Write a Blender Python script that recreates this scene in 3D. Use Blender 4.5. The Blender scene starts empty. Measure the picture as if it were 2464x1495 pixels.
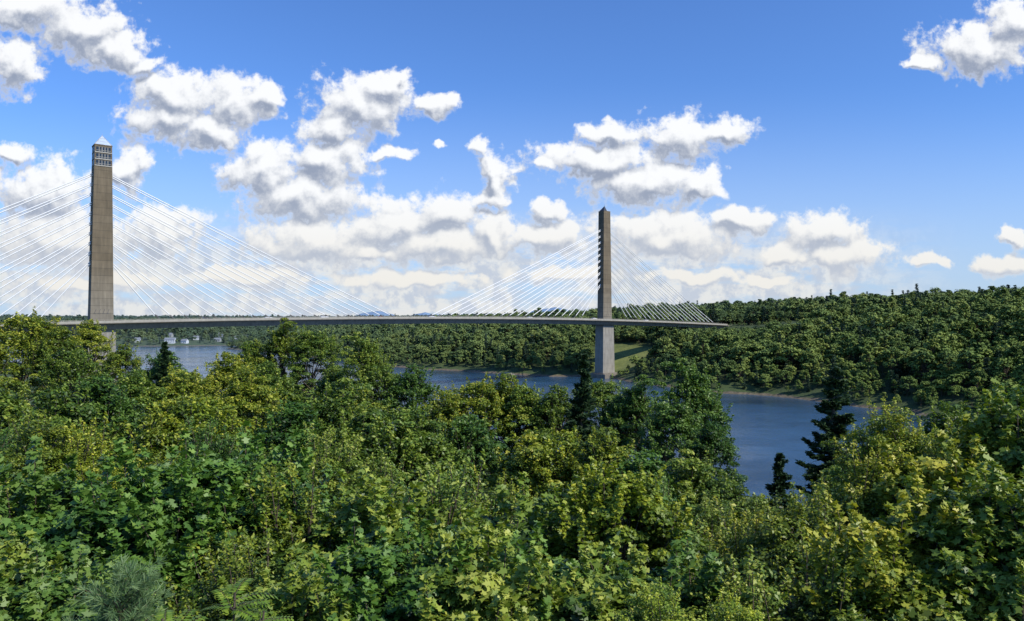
import bpy, math, numpy as np, random
from mathutils import Vector, Matrix
rng=np.random.default_rng(7); random.seed(7)
S=bpy.context.scene
S.view_settings.view_transform='Standard'; S.view_settings.look='None'; S.view_settings.exposure=0
EYE=44.0

# ------------------------------------------------------------------ helpers
def link(o,parent=None):
    S.collection.objects.link(o)
    if parent: o.parent=parent
    return o
def empty(name,loc=(0,0,0)):
    e=bpy.data.objects.new(name,None); e.location=loc; e.empty_display_size=1; return link(e)
def mesh_py(name,v,f,mats=(),fm=None,smooth=False):
    m=bpy.data.meshes.new(name); m.from_pydata([tuple(a) for a in v],[],f)
    for a in mats: m.materials.append(a)
    if fm is not None: m.polygons.foreach_set('material_index',fm)
    if smooth: m.polygons.foreach_set('use_smooth',[True]*len(m.polygons))
    m.update(); return m
class MB:
    def __init__(s): s.v=[];s.f=[];s.m=[]
    def add(s,v,f,mi=0):
        o=len(s.v); s.v+= [tuple(a) for a in v]; s.f+=[tuple(i+o for i in a) for a in f]; s.m+=[mi]*len(f)
    def box(s,c,h,ax=None,mi=0):
        X,Y,Z=ax if ax else (Vector((1,0,0)),Vector((0,1,0)),Vector((0,0,1)))
        c=Vector(c); v=[c+X*(h[0]*i)+Y*(h[1]*j)+Z*(h[2]*k) for i in(-1,1) for j in(-1,1) for k in(-1,1)]
        s.add(v,[(0,1,3,2),(4,6,7,5),(0,4,5,1),(2,3,7,6),(0,2,6,4),(1,5,7,3)],mi)
    def tube(s,p0,p1,r0,r1,n=8,mi=0,cap=True):
        p0=Vector(p0);p1=Vector(p1);d=(p1-p0).normalized()
        u=d.orthogonal().normalized();w=d.cross(u)
        v=[]
        for p,r in((p0,r0),(p1,r1)):
            for i in range(n):
                a=2*math.pi*i/n; v.append(p+u*(math.cos(a)*r)+w*(math.sin(a)*r))
        f=[(i,(i+1)%n,n+(i+1)%n,n+i) for i in range(n)]
        if cap: f+=[tuple(range(n))[::-1],tuple(range(n,2*n))]
        s.add(v,f,mi)
    def mesh(s,name,mats,smooth=False): return mesh_py(name,s.v,s.f,mats,s.m,smooth)
    def obj(s,name,mats,parent=None,smooth=False):
        return link(bpy.data.objects.new(name,s.mesh(name,mats,smooth)),parent)

def newmat(name):
    m=bpy.data.materials.new(name); m.use_nodes=True; nt=m.node_tree
    return m,nt,nt.nodes['Principled BSDF']
def N(nt,t,**k):
    n=nt.nodes.new(t)
    for a,b in k.items(): setattr(n,a,b)
    return n
def M(nt,op,a,b=None,c=None,clamp=False):
    n=nt.nodes.new('ShaderNodeMath'); n.operation=op; n.use_clamp=clamp
    for i,x in enumerate((a,b,c)):
        if x is None: continue
        if isinstance(x,(int,float)): n.inputs[i].default_value=x
        else: nt.links.new(x,n.inputs[i])
    return n.outputs[0]
def MIXC(nt,f,a,b,bt='MIX'):
    n=nt.nodes.new('ShaderNodeMix'); n.data_type='RGBA'; n.blend_type=bt
    for i,x in ((0,f),(6,a),(7,b)):
        if isinstance(x,(int,float)): n.inputs[i].default_value=x
        elif isinstance(x,(tuple,list)): n.inputs[i].default_value=(*x[:3],1)
        else: nt.links.new(x,n.inputs[i])
    return n.outputs[2]
def RAMP(nt,f,stops):
    n=nt.nodes.new('ShaderNodeValToRGB'); cr=n.color_ramp
    while len(cr.elements)<len(stops): cr.elements.new(0.5)
    for e,(p,c) in zip(cr.elements,stops): e.position=p; e.color=(*c,1)
    nt.links.new(f,n.inputs[0]); return n.outputs[0]
def NOISE(nt,vec,scale,detail=4,rough=0.55,dim='3D'):
    n=nt.nodes.new('ShaderNodeTexNoise'); n.noise_dimensions=dim
    n.inputs['Scale'].default_value=scale; n.inputs['Detail'].default_value=detail; n.inputs['Roughness'].default_value=rough
    if vec is not None: nt.links.new(vec,n.inputs['Vector'])
    return n.outputs[0]
def simple(name,col,rough=0.7,metal=0.0,var=0.15,scale=0.5):
    m,nt,p=newmat(name); g=N(nt,'ShaderNodeNewGeometry')
    n=NOISE(nt,g.outputs['Position'],scale)
    c=RAMP(nt,n,[(0.3,tuple(x*(1-var) for x in col)),(0.7,tuple(min(1,x*(1+var)) for x in col))])
    nt.links.new(c,p.inputs['Base Color']); p.inputs['Roughness'].default_value=rough; p.inputs['Metallic'].default_value=metal
    return m

# ------------------------------------------------------------------ materials
def concrete(name,tower=False):
    m,nt,p=newmat(name); g=N(nt,'ShaderNodeNewGeometry'); P=g.outputs['Position']
    sx=N(nt,'ShaderNodeSeparateXYZ'); nt.links.new(P,sx.inputs[0]); z=sx.outputs[2]
    mp=N(nt,'ShaderNodeMapping'); mp.inputs['Scale'].default_value=(1,1,0.12); nt.links.new(P,mp.inputs[0])
    st=NOISE(nt,mp.outputs[0],0.8,5); bl=NOISE(nt,P,0.25,6)
    if tower:
        f=N(nt,'ShaderNodeMapRange'); nt.links.new(z,f.inputs[0]); f.inputs[1].default_value=44; f.inputs[2].default_value=74
        base=MIXC(nt,f.outputs[0],(0.25,0.23,0.185),(0.155,0.122,0.075))
        lift=M(nt,'FLOOR',M(nt,'DIVIDE',z,3.7))
        wn=N(nt,'ShaderNodeTexWhiteNoise',noise_dimensions='1D'); nt.links.new(lift,wn.inputs['W'])
        base=MIXC(nt,0.3,base,RAMP(nt,wn.outputs[0],[(0,(0.10,0.08,0.055)),(1,(0.23,0.19,0.135))]))
        fr=M(nt,'FRACT',M(nt,'DIVIDE',z,3.7)); j=M(nt,'LESS_THAN',fr,0.05)
        base=MIXC(nt,M(nt,'MULTIPLY',j,0.6),base,(0.04,0.035,0.03))
        low=M(nt,'LESS_THAN',z,41.5); base=MIXC(nt,M(nt,'MULTIPLY',low,.7),base,(0.30,0.29,0.26))
    else: base=MIXC(nt,0.0,(0.20,0.18,0.15),(0.3,0.3,0.3))
    c=MIXC(nt,0.7,base,RAMP(nt,st,[(0.3,(0.62,0.62,0.62)),(0.7,(1.15,1.13,1.1))]),'MULTIPLY')
    c=MIXC(nt,0.6,c,RAMP(nt,bl,[(0.3,(0.75,0.74,0.72)),(0.7,(1.1,1.1,1.1))]),'MULTIPLY')
    nt.links.new(c,p.inputs['Base Color']); p.inputs['Roughness'].default_value=0.9
    return m
mConcT=concrete('tower_concrete',True); mConc=concrete('deck_concrete')
mPar=simple('parapet_concrete',(0.32,0.30,0.25),0.9)
mAsph=simple('asphalt',(0.05,0.05,0.05),0.9)
mPaint=simple('road_paint',(0.7,0.7,0.66),0.7)
mCable=simple('stay_sheath',(0.76,0.76,0.74),0.45,0.0,0.03)
mPipe=simple('anchor_pipe',(0.09,0.085,0.08),0.6)
mGlass=simple('window_glass',(0.02,0.025,0.03),0.12,0.0,0.1)
mMetal=simple('cap_metal',(0.55,0.63,0.72),0.3,0.45,0.1)
mDarkM=simple('dark_metal',(0.06,0.065,0.075),0.4,0.6)
mMull=simple('mullion',(0.36,0.34,0.29),0.6)
mStone=simple('granite',(0.24,0.21,0.17),0.9,0,0.35,0.8)
mWhite=simple('white_clapboard',(0.50,0.54,0.58),0.7,0,0.03)  # distance haze put into both clapboard colours as a blue shift
mCream=simple('tan_clapboard',(0.30,0.32,0.33),0.7,0,0.05)
mRoof=simple('shingle_roof',(0.17,0.19,0.22),0.9)
mTyre=simple('tyre',(0.02,0.02,0.02),0.9)
mBark=simple('bark',(0.085,0.065,0.045),0.95,0,0.4,6)

def leafmat(name,stops,trans=0.22,spec=0.38,rough=0.48):
    m,nt,p=newmat(name)
    at=N(nt,'ShaderNodeAttribute',attribute_name='tint'); oi=N(nt,'ShaderNodeObjectInfo')
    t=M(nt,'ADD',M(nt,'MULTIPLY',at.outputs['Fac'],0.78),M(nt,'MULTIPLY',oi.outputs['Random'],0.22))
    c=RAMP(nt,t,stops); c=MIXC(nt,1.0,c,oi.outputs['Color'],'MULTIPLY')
    nt.links.new(c,p.inputs['Base Color']); p.inputs['Roughness'].default_value=rough
    p.inputs['Specular IOR Level'].default_value=spec
    tr=N(nt,'ShaderNodeBsdfTranslucent'); c2=MIXC(nt,1.0,c,(1.3,1.35,0.4),'MULTIPLY'); nt.links.new(c2,tr.inputs[0])
    mx=N(nt,'ShaderNodeMixShader'); mx.inputs[0].default_value=trans
    nt.links.new(p.outputs[0],mx.inputs[1]); nt.links.new(tr.outputs[0],mx.inputs[2])
    nt.links.new(mx.outputs[0],nt.nodes['Material Output'].inputs[0]); return m
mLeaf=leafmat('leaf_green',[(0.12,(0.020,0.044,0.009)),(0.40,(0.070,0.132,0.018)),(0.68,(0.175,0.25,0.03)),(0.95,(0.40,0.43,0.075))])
mNeedle=leafmat('needle_dark',[(0,(0.010,0.026,0.010)),(0.6,(0.024,0.055,0.018)),(1,(0.05,0.09,0.025))],0.1,0.3,0.6)
mPine=leafmat('pine_needle',[(0,(0.05,0.10,0.045)),(0.6,(0.10,0.18,0.07)),(1,(0.20,0.29,0.12))],0.2)
def farleaf(name,stops):
    m,nt,p=newmat(name)
    at=N(nt,'ShaderNodeAttribute',attribute_name='tint'); oi=N(nt,'ShaderNodeObjectInfo'); g=N(nt,'ShaderNodeNewGeometry')
    big=NOISE(nt,g.outputs['Position'],0.012,3)
    t=M(nt,'ADD',M(nt,'MULTIPLY',at.outputs['Fac'],0.3),M(nt,'MULTIPLY',oi.outputs['Random'],0.55))
    t=M(nt,'ADD',t,M(nt,'MULTIPLY',M(nt,'SUBTRACT',big,0.38),0.9))
    c=RAMP(nt,t,stops)
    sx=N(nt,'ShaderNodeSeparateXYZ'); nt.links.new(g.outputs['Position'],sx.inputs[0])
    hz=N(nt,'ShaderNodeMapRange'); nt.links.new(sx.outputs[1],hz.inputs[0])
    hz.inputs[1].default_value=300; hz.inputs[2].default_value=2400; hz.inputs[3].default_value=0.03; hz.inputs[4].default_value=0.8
    c=MIXC(nt,hz.outputs[0],c,(0.095,0.15,0.18))  # distance haze painted into the leaf colour, growing with world Y
    nt.links.new(c,p.inputs['Base Color']); p.inputs['Roughness'].default_value=0.75; p.inputs['Specular IOR Level'].default_value=0.2
    return m
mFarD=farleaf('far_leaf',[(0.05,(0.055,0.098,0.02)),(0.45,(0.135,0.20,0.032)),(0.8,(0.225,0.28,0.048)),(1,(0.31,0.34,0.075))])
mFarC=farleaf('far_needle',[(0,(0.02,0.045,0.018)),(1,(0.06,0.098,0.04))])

# ------------------------------------------------------------------ shoreline, terrain
NR=np.array([(500,-700),(260,-150),(170,20),(120,90),(60,150),(0,190),(-50,235),(-130,330),(-190,420),(-300,500),(-450,600),(-700,850),(-950,1250)],float)
LF=np.array([(-950,1250),(-800,1320),(-620,1335),(-500,1400),(-250,1500)],float)
RT=np.array([(-250,1420),(-420,1330),(-480,1230),(-350,1060),(-211,870),(-150,760),(-101,712),(-75,680),(-50,669),(0,618),(31,598),(72,600),(90,530),(108,500),(121,461),(150,446),(161,430),(172,405),(180,382),(194,360),(191,351),(208,330),(212,307),(260,200),(330,80),(450,-100),(700,-600)],float)
def pl_dist(P,L):
    d=np.full(len(P),1e9)
    for a,b in zip(L[:-1],L[1:]):
        ab=b-a; t=np.clip(((P-a)@ab)/(ab@ab),0,1); q=P-(a+t[:,None]*ab); d=np.minimum(d,np.hypot(q[:,0],q[:,1]))
    return d
POLY=np.vstack([NR,LF[1:],RT])
def inside(P):
    c=np.zeros(len(P),bool); n=len(POLY)
    for i in range(n):
        x1,y1=POLY[i];x2,y2=POLY[(i+1)%n]
        if y1==y2: continue
        k=((y1>P[:,1])!=(y2>P[:,1]))&(P[:,0]<(x2-x1)*(P[:,1]-y1)/(y2-y1)+x1); c^=k
    return c
BD=np.array([0.781,0.6245]); BN=np.array([0.6245,-0.781])      # bridge axis, side facing the overlook
TL=np.array([-203.0,365.0]); TR=np.array([73.5,587.0]); MID=(TL+TR)/2
ENDR=TR+BD*149
def wob(x,y):
    return (np.sin(x*0.011+1.3)*np.cos(y*0.009+0.4)+0.6*np.sin(x*0.023+y*0.017)+0.35*np.sin(x*0.05-y*0.043+2))/1.95
def height(P):
    dn=pl_dist(P,NR);dl=pl_dist(P,LF);dr=pl_dist(P,RT); ins=inside(P); x,y=P[:,0],P[:,1]
    r=np.hypot(x,y)
    hn=32*(1-np.exp(-dn/60))+13*np.exp(-(r/8)**2)
    Hx=np.interp(x,[-500,-400,-100,100,250,450,800,3000],[18,26,36,42,50,61,70,60])
    hr=Hx*(1-np.exp(-dr/110))+wob(x*1.6,y*1.6)*7*(1-np.exp(-dr/120))
    hl=80*(1-np.exp(-dl/750))+wob(x*.5,y*.5)*8*(1-np.exp(-dl/300))+2.5*(1-np.exp(-dl/10))
    w=[1/(d+1)**3 for d in(dn,dl,dr)]; h=(hn*w[0]+hl*w[1]+hr*w[2])/(w[0]+w[1]+w[2])
    dm=np.minimum(np.minimum(dn,dl),dr)
    h=h+np.clip(dm/6,0,1)*1.0
    rel=P-TR; s_=rel@BD; n_=rel@BN
    cut=np.clip((s_+20)/40,0,1)*np.clip((150-s_)/12,0,1)*np.clip(1-np.maximum(np.abs(n_-45)-55,0)/30,0,1)
    h=h*(1-cut)+np.minimum(h,30)*cut
    h=np.where(ins,-np.minimum(dm*0.25,5)-0.1,h)
    q=P-ENDR; t=q@BD; s=np.abs(q@BN)
    wgt=np.clip((t+4)/8,0,1)*np.clip(1-(s-10)/40,0,1)*np.clip((500-t)/200,0,1)
    h=np.where(ins,h,h*(1-wgt)+np.maximum(h,40.2)*wgt*(s>=0))
    road=np.clip((t+2)/4,0,1)*np.clip(1-(s-9)/12,0,1)
    h=np.where(ins,h,h*(1-road)+40.9*road)
    return h,ins,np.where(ins,-dm,dm),np.where(dn<=np.minimum(dl,dr),0,np.where(dl<dr,1,2))
def clearing(P): return ((P[:,0]-97)/30)**2+((P[:,1]-628)/52)**2
def fill(m,V,F,k):
    V=np.asarray(V,np.float32); F=np.asarray(F,np.int32).reshape(-1,k)
    m.vertices.add(len(V)); m.vertices.foreach_set('co',V.ravel())
    m.loops.add(F.size); m.loops.foreach_set('vertex_index',F.ravel())
    m.polygons.add(len(F)); m.polygons.foreach_set('loop_start',np.arange(0,F.size,k,dtype=np.int32))
    m.update(calc_edges=True)
def build_terrain():
    a=55; t=np.arange(-5.7,5.701,0.0225); xs=a*np.sinh(t); ys=a*np.sinh(np.arange(-4.2,6.3,0.0225))
    X,Y=np.meshgrid(xs,ys); P=np.stack([X.ravel(),Y.ravel()],1)
    h,_,_,_=height(P); nx,ny=len(xs),len(ys)
    m=bpy.data.meshes.new('ground'); V=np.column_stack([P,h])
    idx=np.arange(nx*ny).reshape(ny,nx); F=np.stack([idx[:-1,:-1],idx[:-1,1:],idx[1:,1:],idx[1:,:-1]],-1).reshape(-1,4)
    fill(m,V,F,4); at=m.attributes.new('grass','FLOAT','POINT')
    at.data.foreach_set('value',np.clip(1.6-clearing(P)*1.2,0,1).astype(np.float32))
    m.polygons.foreach_set('use_smooth',np.ones(len(F),bool)); return m
gm=build_terrain()
mG,nt,p=newmat('ground_cover'); g=N(nt,'ShaderNodeNewGeometry'); P=g.outputs['Position']
sx=N(nt,'ShaderNodeSeparateXYZ'); nt.links.new(P,sx.inputs[0])
fl=RAMP(nt,NOISE(nt,P,0.15,6),[(0.3,(0.02,0.04,0.012)),(0.7,(0.06,0.09,0.022))])
gr=RAMP(nt,NOISE(nt,P,0.08,8,0.65),[(0.3,(0.08,0.11,0.022)),(0.7,(0.20,0.215,0.05))])
rk=RAMP(nt,NOISE(nt,P,0.5,8,0.7),[(0.3,(0.04,0.032,0.022)),(0.7,(0.20,0.16,0.10))])
ga=N(nt,'ShaderNodeAttribute',attribute_name='grass')
c=MIXC(nt,ga.outputs['Fac'],fl,gr)
zz=M(nt,'ADD',sx.outputs[2],M(nt,'MULTIPLY',NOISE(nt,P,0.12,5),3.5))
f=N(nt,'ShaderNodeMapRange'); nt.links.new(zz,f.inputs[0]); f.inputs[1].default_value=2.5; f.inputs[2].default_value=3.2
c=MIXC(nt,f.outputs[0],rk,c)
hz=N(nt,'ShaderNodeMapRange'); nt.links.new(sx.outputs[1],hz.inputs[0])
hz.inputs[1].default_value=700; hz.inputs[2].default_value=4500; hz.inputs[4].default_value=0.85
c=MIXC(nt,hz.outputs[0],c,(0.10,0.16,0.21))  # bluish air haze blended into the ground base colour far out
nt.links.new(c,p.inputs['Base Color']); p.inputs['Roughness'].default_value=0.95
bp=N(nt,'ShaderNodeBump'); bp.inputs['Strength'].default_value=0.8; bp.inputs['Distance'].default_value=0.6
nt.links.new(NOISE(nt,P,0.7,6),bp.inputs['Height']); nt.links.new(bp.outputs[0],p.inputs['Normal'])
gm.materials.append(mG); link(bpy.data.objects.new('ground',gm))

# water
mW,nt,p=newmat('river_water'); g=N(nt,'ShaderNodeNewGeometry'); P=g.outputs['Position']
big=NOISE(nt,P,0.012,4); c=RAMP(nt,big,[(0.35,(0.014,0.040,0.075)),(0.65,(0.034,0.088,0.16))])
nt.links.new(c,p.inputs['Base Color']); p.inputs['IOR'].default_value=1.33
nt.links.new(M(nt,'ADD',0.05,M(nt,'MULTIPLY',big,0.2)),p.inputs['Roughness'])
mp=N(nt,'ShaderNodeMapping'); mp.inputs['Rotation'].default_value=(0,0,0.5); nt.links.new(P,mp.inputs[0])
b1=NOISE(nt,mp.outputs[0],0.9,6,0.65); b2=NOISE(nt,mp.outputs[0],0.09,4,0.6)
bp=N(nt,'ShaderNodeBump'); bp.inputs['Distance'].default_value=0.5
cur=RAMP(nt,NOISE(nt,P,0.02,5),[(0.42,(.2,.2,.2)),(0.6,(.65,.65,.65))]); nt.links.new(cur,bp.inputs['Strength'])
nt.links.new(M(nt,'ADD',b1,M(nt,'MULTIPLY',b2,2.5)),bp.inputs['Height']); nt.links.new(bp.outputs[0],p.inputs['Normal'])
link(bpy.data.objects.new('river_water',mesh_py('river_water',[(-1500,-1400,0),(1500,-1400,0),(1500,2200,0),(-1500,2200,0)],[(0,1,2,3)],[mW])))

# ------------------------------------------------------------------ bridge
def zline(s): return EYE+3.5-6.22e-5*s*s+0.00424*s
bd=Vector((BD[0],BD[1],0)); bn=Vector((BN[0],BN[1],0)); up=Vector((0,0,1)); AX=(bd,bn,up)
def bp3(s,n,dz): return Vector((MID[0],MID[1],0))+bd*s+bn*n+up*(zline(s)+dz)
bridge=empty('cable_stayed_bridge')
def sweep(name,sec,mats,s0,s1,ds,mi=None,closed=True):
    ss=np.arange(s0,s1+.01,ds); V=[];F=[];k=len(sec)
    for s in ss:
        for n,z in sec: V.append(bp3(s,n,z))
    for i in range(len(ss)-1):
        for j in range(k if closed else k-1):
            a=i*k+j;b=i*k+(j+1)%k; F.append((a,b,b+k,a+k))
    if closed: F+= [tuple(range(k)),tuple(range((len(ss)-1)*k,len(ss)*k))[::-1]]
    return link(bpy.data.objects.new(name,mesh_py(name,V,F,mats)),bridge)
S0,S1=-345.0,327.0
sweep('deck_girder',[(-8.9,-1.0),(8.9,-1.0),(8.9,-1.65),(7.3,-1.95),(5.9,-4.6),(-5.9,-4.6),(-7.3,-1.95),(-8.9,-1.65)],[mConc],S0,S1,6)
for sg,nm in((1,'near'),(-1,'far')):
    sweep('parapet_'+nm,[(sg*8.95,-1.35),(sg*8.95,-0.25),(sg*8.7,-0.25),(sg*8.55,-0.996)],[mPar],S0,S1,6)
sweep('median_barrier',[(-0.5,-0.99),(-0.35,-0.2),(0.35,-0.2),(0.5,-0.99)],[mPar],S0,S1,6)
sweep('road_surface',[(-8.4,-0.985),(-0.6,-0.985)],[mAsph],S0,S1,6,closed=False)
sweep('road_surface_near',[(0.6,-0.985),(8.4,-0.985)],[mAsph],S0,S1,6,closed=False)
for n0 in(-7.6,-1.1,1.0,7.5): sweep('edge_line',[(n0,-0.981),(n0+.12,-0.981)],[mPaint],S0,S1,6,closed=False)
mb=MB()
for s in np.arange(S0,S1,3.0):
    for n in(8.82,-8.82): mb.box(bp3(s,n,-0.0),(.09,.07,.28),AX)
mb.obj('rail_posts',[mPar],bridge)
for n in(8.82,-8.82): sweep('hand_rail',[(n-.05,.16),(n+.05,.16),(n+.05,.27),(n-.05,.27)],[mPar],S0,S1,6)
def tower(name,c,secs):
    e=empty(name,(0,0,0)); mb=MB(); C=Vector((c[0],c[1],0))
    def ring(z,a,b): return [C+bd*(i*a/2)+bn*(j*b/2)+up*z for i,j in((-1,-1),(1,-1),(1,1),(-1,1))]
    V=[];F=[]
    for z,a,b in secs: V+=ring(z,a,b)
    for i in range(len(secs)-1):
        for j in range(4): a=i*4+j;b2=i*4+(j+1)%4; F.append((a,b2,b2+4,a+4))
    F.append(tuple(range(len(V)-4,len(V)))); mb.add(V,F)
    mb.obj('shaft',[mConcT],e)
    mb=MB()
    zt,a,b=secs[-1]
    for sg in(-1,1):
        for k in range(10):
            z=EYE+29.6+k*4.75; t=(z-secs[3][0])/(zt-secs[3][0]); aa=secs[3][1]*(1-t)+a*t
            mb.box(C+bd*(sg*(aa/2))+up*(z),(.08,.35,.6),AX)
    mb.obj('stay_recesses',[mPipe],e)
    mb=MB()
    for i in range(4):
        t=(49.5-secs[3][0])/(zt-secs[3][0]); bb=secs[3][2]*(1-t)+b*t
        cc=C+bn*(bb/2)+bd*(-3.0+i*1.9)+up*49.3
        d1=(bd*0.35+up).normalized(); d2=bn; d3=d1.cross(d2)
        mb.box(cc,(1.1,.12,.11),(d1,d2,d3)); mb.box(cc+up*-1.1-bd*.2,(.7,.12,.1),(bd,bn,up))
    mb.obj('vents',[mPipe],e)
    return e,C,mb
secR=[(-3,13.4,9.4),(41.4,11.8,8.4),(41.45,11.6,8.3),(43,9.7,6.5),(131.6,7.2,6.0)]
secL=[(-3,13.4,9.4),(41.0,11.8,8.4),(41.05,11.6,8.3),(43,10.2,7.4),(130.6,7.6,7.2)]
eL,CL,_=tower('observation_tower',TL,secL); eR,CR,_=tower('bridge_pylon',TR,secR)
def pyramid(mb,C,z,a,b,h,mi=0):
    v=[C+bd*(i*a/2)+bn*(j*b/2)+up*z for i,j in((-1,-1),(1,-1),(1,1),(-1,1))]+[C+up*(z+h)]
    mb.add(v,[(0,1,4),(1,2,4),(2,3,4),(3,0,4),(3,2,1,0)],mi)
mb=MB(); mb.box(CL+up*130.85,(3.95,3.75,.25),AX); mb.obj('cornice',[mConcT],eL)
mb=MB(); pyramid(mb,CL,131.1,7.4,7.0,5.2); mb.obj('glass_cap',[mMetal],eL)
mb=MB()
for i,j in((-1,-1),(1,-1),(1,1),(-1,1)): mb.tube(CL+bd*(i*3.7)+bn*(j*3.5)+up*131.12,CL+up*136.3,.13,.1,6)
for t in(.33,.66):
    q=[CL+bd*(i*3.7*(1-t))+bn*(j*3.5*(1-t))+up*(131.12+5.2*t) for i,j in((-1,-1),(1,-1),(1,1),(-1,1))]
    for k in range(4): mb.tube(q[k],q[(k+1)%4],.09,.09,6)
mb.tube(CL+up*136.1,CL+up*137.6,.07,.03,6); mb.obj('cap_frame',[mMull],eL)
mg=MB(); mm=MB()
for r in range(3):
    z=128.7-r*3.3; t=(z-43)/(130.6-43); a=10.2*(1-t)+7.6*t; b=7.4*(1-t)+7.2*t
    for sg in(-1,1):
        mg.box(CL+bn*(sg*b/2)+up*z,(a/2-.65,.06,1.15),AX); mg.box(CL+bd*(sg*a/2)+up*z,(.06,b/2-.65,1.15),AX)
        for k in range(1,5):
            mm.box(CL+bn*(sg*(b/2+.08))+bd*(-(a/2-.65)+(a-1.3)*k/5)+up*z,(.11,.07,1.15),AX)
        mm.box(CL+bn*(sg*(b/2+.1))+up*(z-.5),(a/2-.65,.05,.07),AX)
        for k in range(1,4): mm.box(CL+bd*(sg*(a/2+.08))+bn*(-(b/2-.65)+(b-1.3)*k/4)+up*z,(.07,.11,1.15),AX)
        mm.box(CL+bn*(sg*(b/2+.12))+up*(z-1.45),(a/2-.1,.12,.22),AX)
mg.obj('observatory_windows',[mGlass],eL); mm.obj('window_mullions',[mMull],eL)
mb=MB(); mb.box(CR+up*131.75,(3.65,3.05,.15),AX); mb.obj('coping',[mConcT],eR)
mb=MB(); v=[CR+bd*-3.3+bn*2.6+up*131.9,CR+bd*0.4+bn*2.6+up*131.9,CR+bd*0.4-bn*2.6+up*131.9,CR+bd*-3.3-bn*2.6+up*131.9,CR+bd*0.1+up*136.2]
mb.add(v,[(0,1,4),(1,2,4),(2,3,4),(3,0,4),(3,2,1,0)]); mb.tube(CR+up*135.8+bd*.1,CR+up*137.4+bd*.1,.08,.04,6); mb.obj('finial',[mDarkM],eR)
for e,C,zz in((eR,CR,2.2),(eL,CL,14)):
    mb=MB(); mb.box(C+up*(zz-3.2),(9.5,9.5,4.2),AX); mb.box(C+up*(zz+1.3),(8.2,6.6,.5),AX); mb.obj('footing',[mConc],e)
eL.parent=bridge; eR.parent=bridge
mb=MB(); mp_=MB()
for C,sc in((TL,-177.3),(TR,177.3)):
    for sg in(-1,1):
        for k in range(10):
            for q in(0,1):
                j=2*k+q; za=EYE+29.3+k*4.75+q*0.9; so=sc+sg*(27+j*(6.1 if sc*sg>0 else 7.25))
                p0=Vector((C[0],C[1],0))+bd*(sg*4.0)+up*za; p1=bp3(so,0,-.3)
                pts=[p0.lerp(p1,t)-up*(4*0.6*(j/20)*t*(1-t)) for t in(0,.25,.5,.75,1)]
                for a,b in zip(pts[:-1],pts[1:]): mb.tube(a,b,.25,.25,6,cap=False)
                mp_.tube(p1,p1.lerp(p0,3.5/(p1-p0).length),.33,.29,6)
mb.obj('stay_cables',[mCable],bridge,True); mp_.obj('stay_anchors',[mPipe],bridge)
mb=MB(); mb.box(bp3(S1+3,0,-6),(4,8.8,4.95),AX); mb.obj('abutment',[mConc],bridge)
V=[];F=[]
for i,t in enumerate(np.arange(8,400,10)):
    for n in(-8.4,8.4): V.append(Vector((ENDR[0],ENDR[1],0))+bd*float(t)+bn*n+up*41.3)
for i in range(len(V)//2-1): F.append((2*i,2*i+1,2*i+3,2*i+2))
link(bpy.data.objects.new('approach_road',mesh_py('approach_road',V,F,[mAsph])))
mb=MB(); pc=Vector((-4,570,0))
def prism(mb,c,r,z0,z1,n=8,sx=1.35,mi=0):
    v=[]
    for z,rr in((z0,r*1.06),(z1,r)):
        for i in range(n):
            a=2*math.pi*(i+.5)/n; q=bd*(math.cos(a)*rr*.8)+bn*(math.sin(a)*rr*sx*.8); v.append(c+q+up*z)
    mb.add(v,[(i,(i+1)%n,n+(i+1)%n,n+i) for i in range(n)]+[tuple(range(n,2*n))],mi)
prism(mb,pc,6.2,-3,3.4); prism(mb,pc,6.8,3.4,4.3); prism(mb,pc,4.5,4.3,4.9)
mb.obj('old_stone_pier',[mStone])

# vehicles ----------------------------------------------------------
def vehicle(name,kind,col,s,lane,head):
    m,nt,p=newmat(name+'_paint'); p.inputs['Base Color'].default_value=(*col,1); p.inputs['Roughness'].default_value=0.3; p.inputs['Coat Weight'].default_value=0.5
    if kind=='car': L,W=4.6,.9; body=[(-2.3,.35),(-2.3,.85),(-2.1,1.0),(1.0,1.02),(2.2,.82),(2.3,.4)]; cab=[(-1.9,1.0),(-1.5,1.52),(.25,1.52),(1.05,1.02)]
    else: L,W=4.8,.95; body=[(-2.4,.4),(-2.4,1.05),(-2.3,1.15),(1.1,1.15),(2.3,1.0),(2.4,.45)]; cab=[(-2.3,1.15),(-2.1,1.85),(.3,1.85),(1.15,1.15)]
    mb=MB()
    def ext(prof,w,mi):
        k=len(prof); v=[(x,-w,z) for x,z in prof]+[(x,w,z) for x,z in prof]
        mb.add(v,[tuple(range(k)),tuple(range(k,2*k))[::-1]]+[(i,k+i,k+(i+1)%k,(i+1)%k) for i in range(k)],mi)
    ext(body,W,0); ext([(x*.985,z-.03) if z>1.3 else (x,z) for x,z in cab],W*.86,1)
    zt=max(z for x,z in cab); xs=[x for x,z in cab if z==zt]; mb.box(((xs[0]+xs[1])/2,0,zt),((xs[1]-xs[0])/2,W*.84,.05),None,0)
    for x in(-L*.3,L*.31):
        for y in(-W+.05,W-.05): mb.tube((x,y-.12,.35),(x,y+.12,.35),.36,.36,14,2)
    for y in(-.6,.6): mb.box((L/2-.02,y,.7),(.04,.16,.08),None,3)
    o=mb.obj(name,[m,mGlass,mTyre,mPaint]); o.location=bp3(s,lane,-0.98); o.rotation_euler=(0,0,math.atan2(BD[1],BD[0])+(0 if head>0 else math.pi)); return o
vehicle('suv','suv',(.75,.75,.75),160,5.5,1); vehicle('suv','suv',(.75,.76,.78),-62,5.2,1)
vehicle('car','car',(.7,.7,.7),-95,5.5,1); vehicle('suv','suv',(.6,.62,.65),12,5.4,1)
vehicle('car','car',(.25,.03,.03),-20,-4.5,-1); vehicle('suv','suv',(.05,.06,.08),-128,5.4,1)
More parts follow.
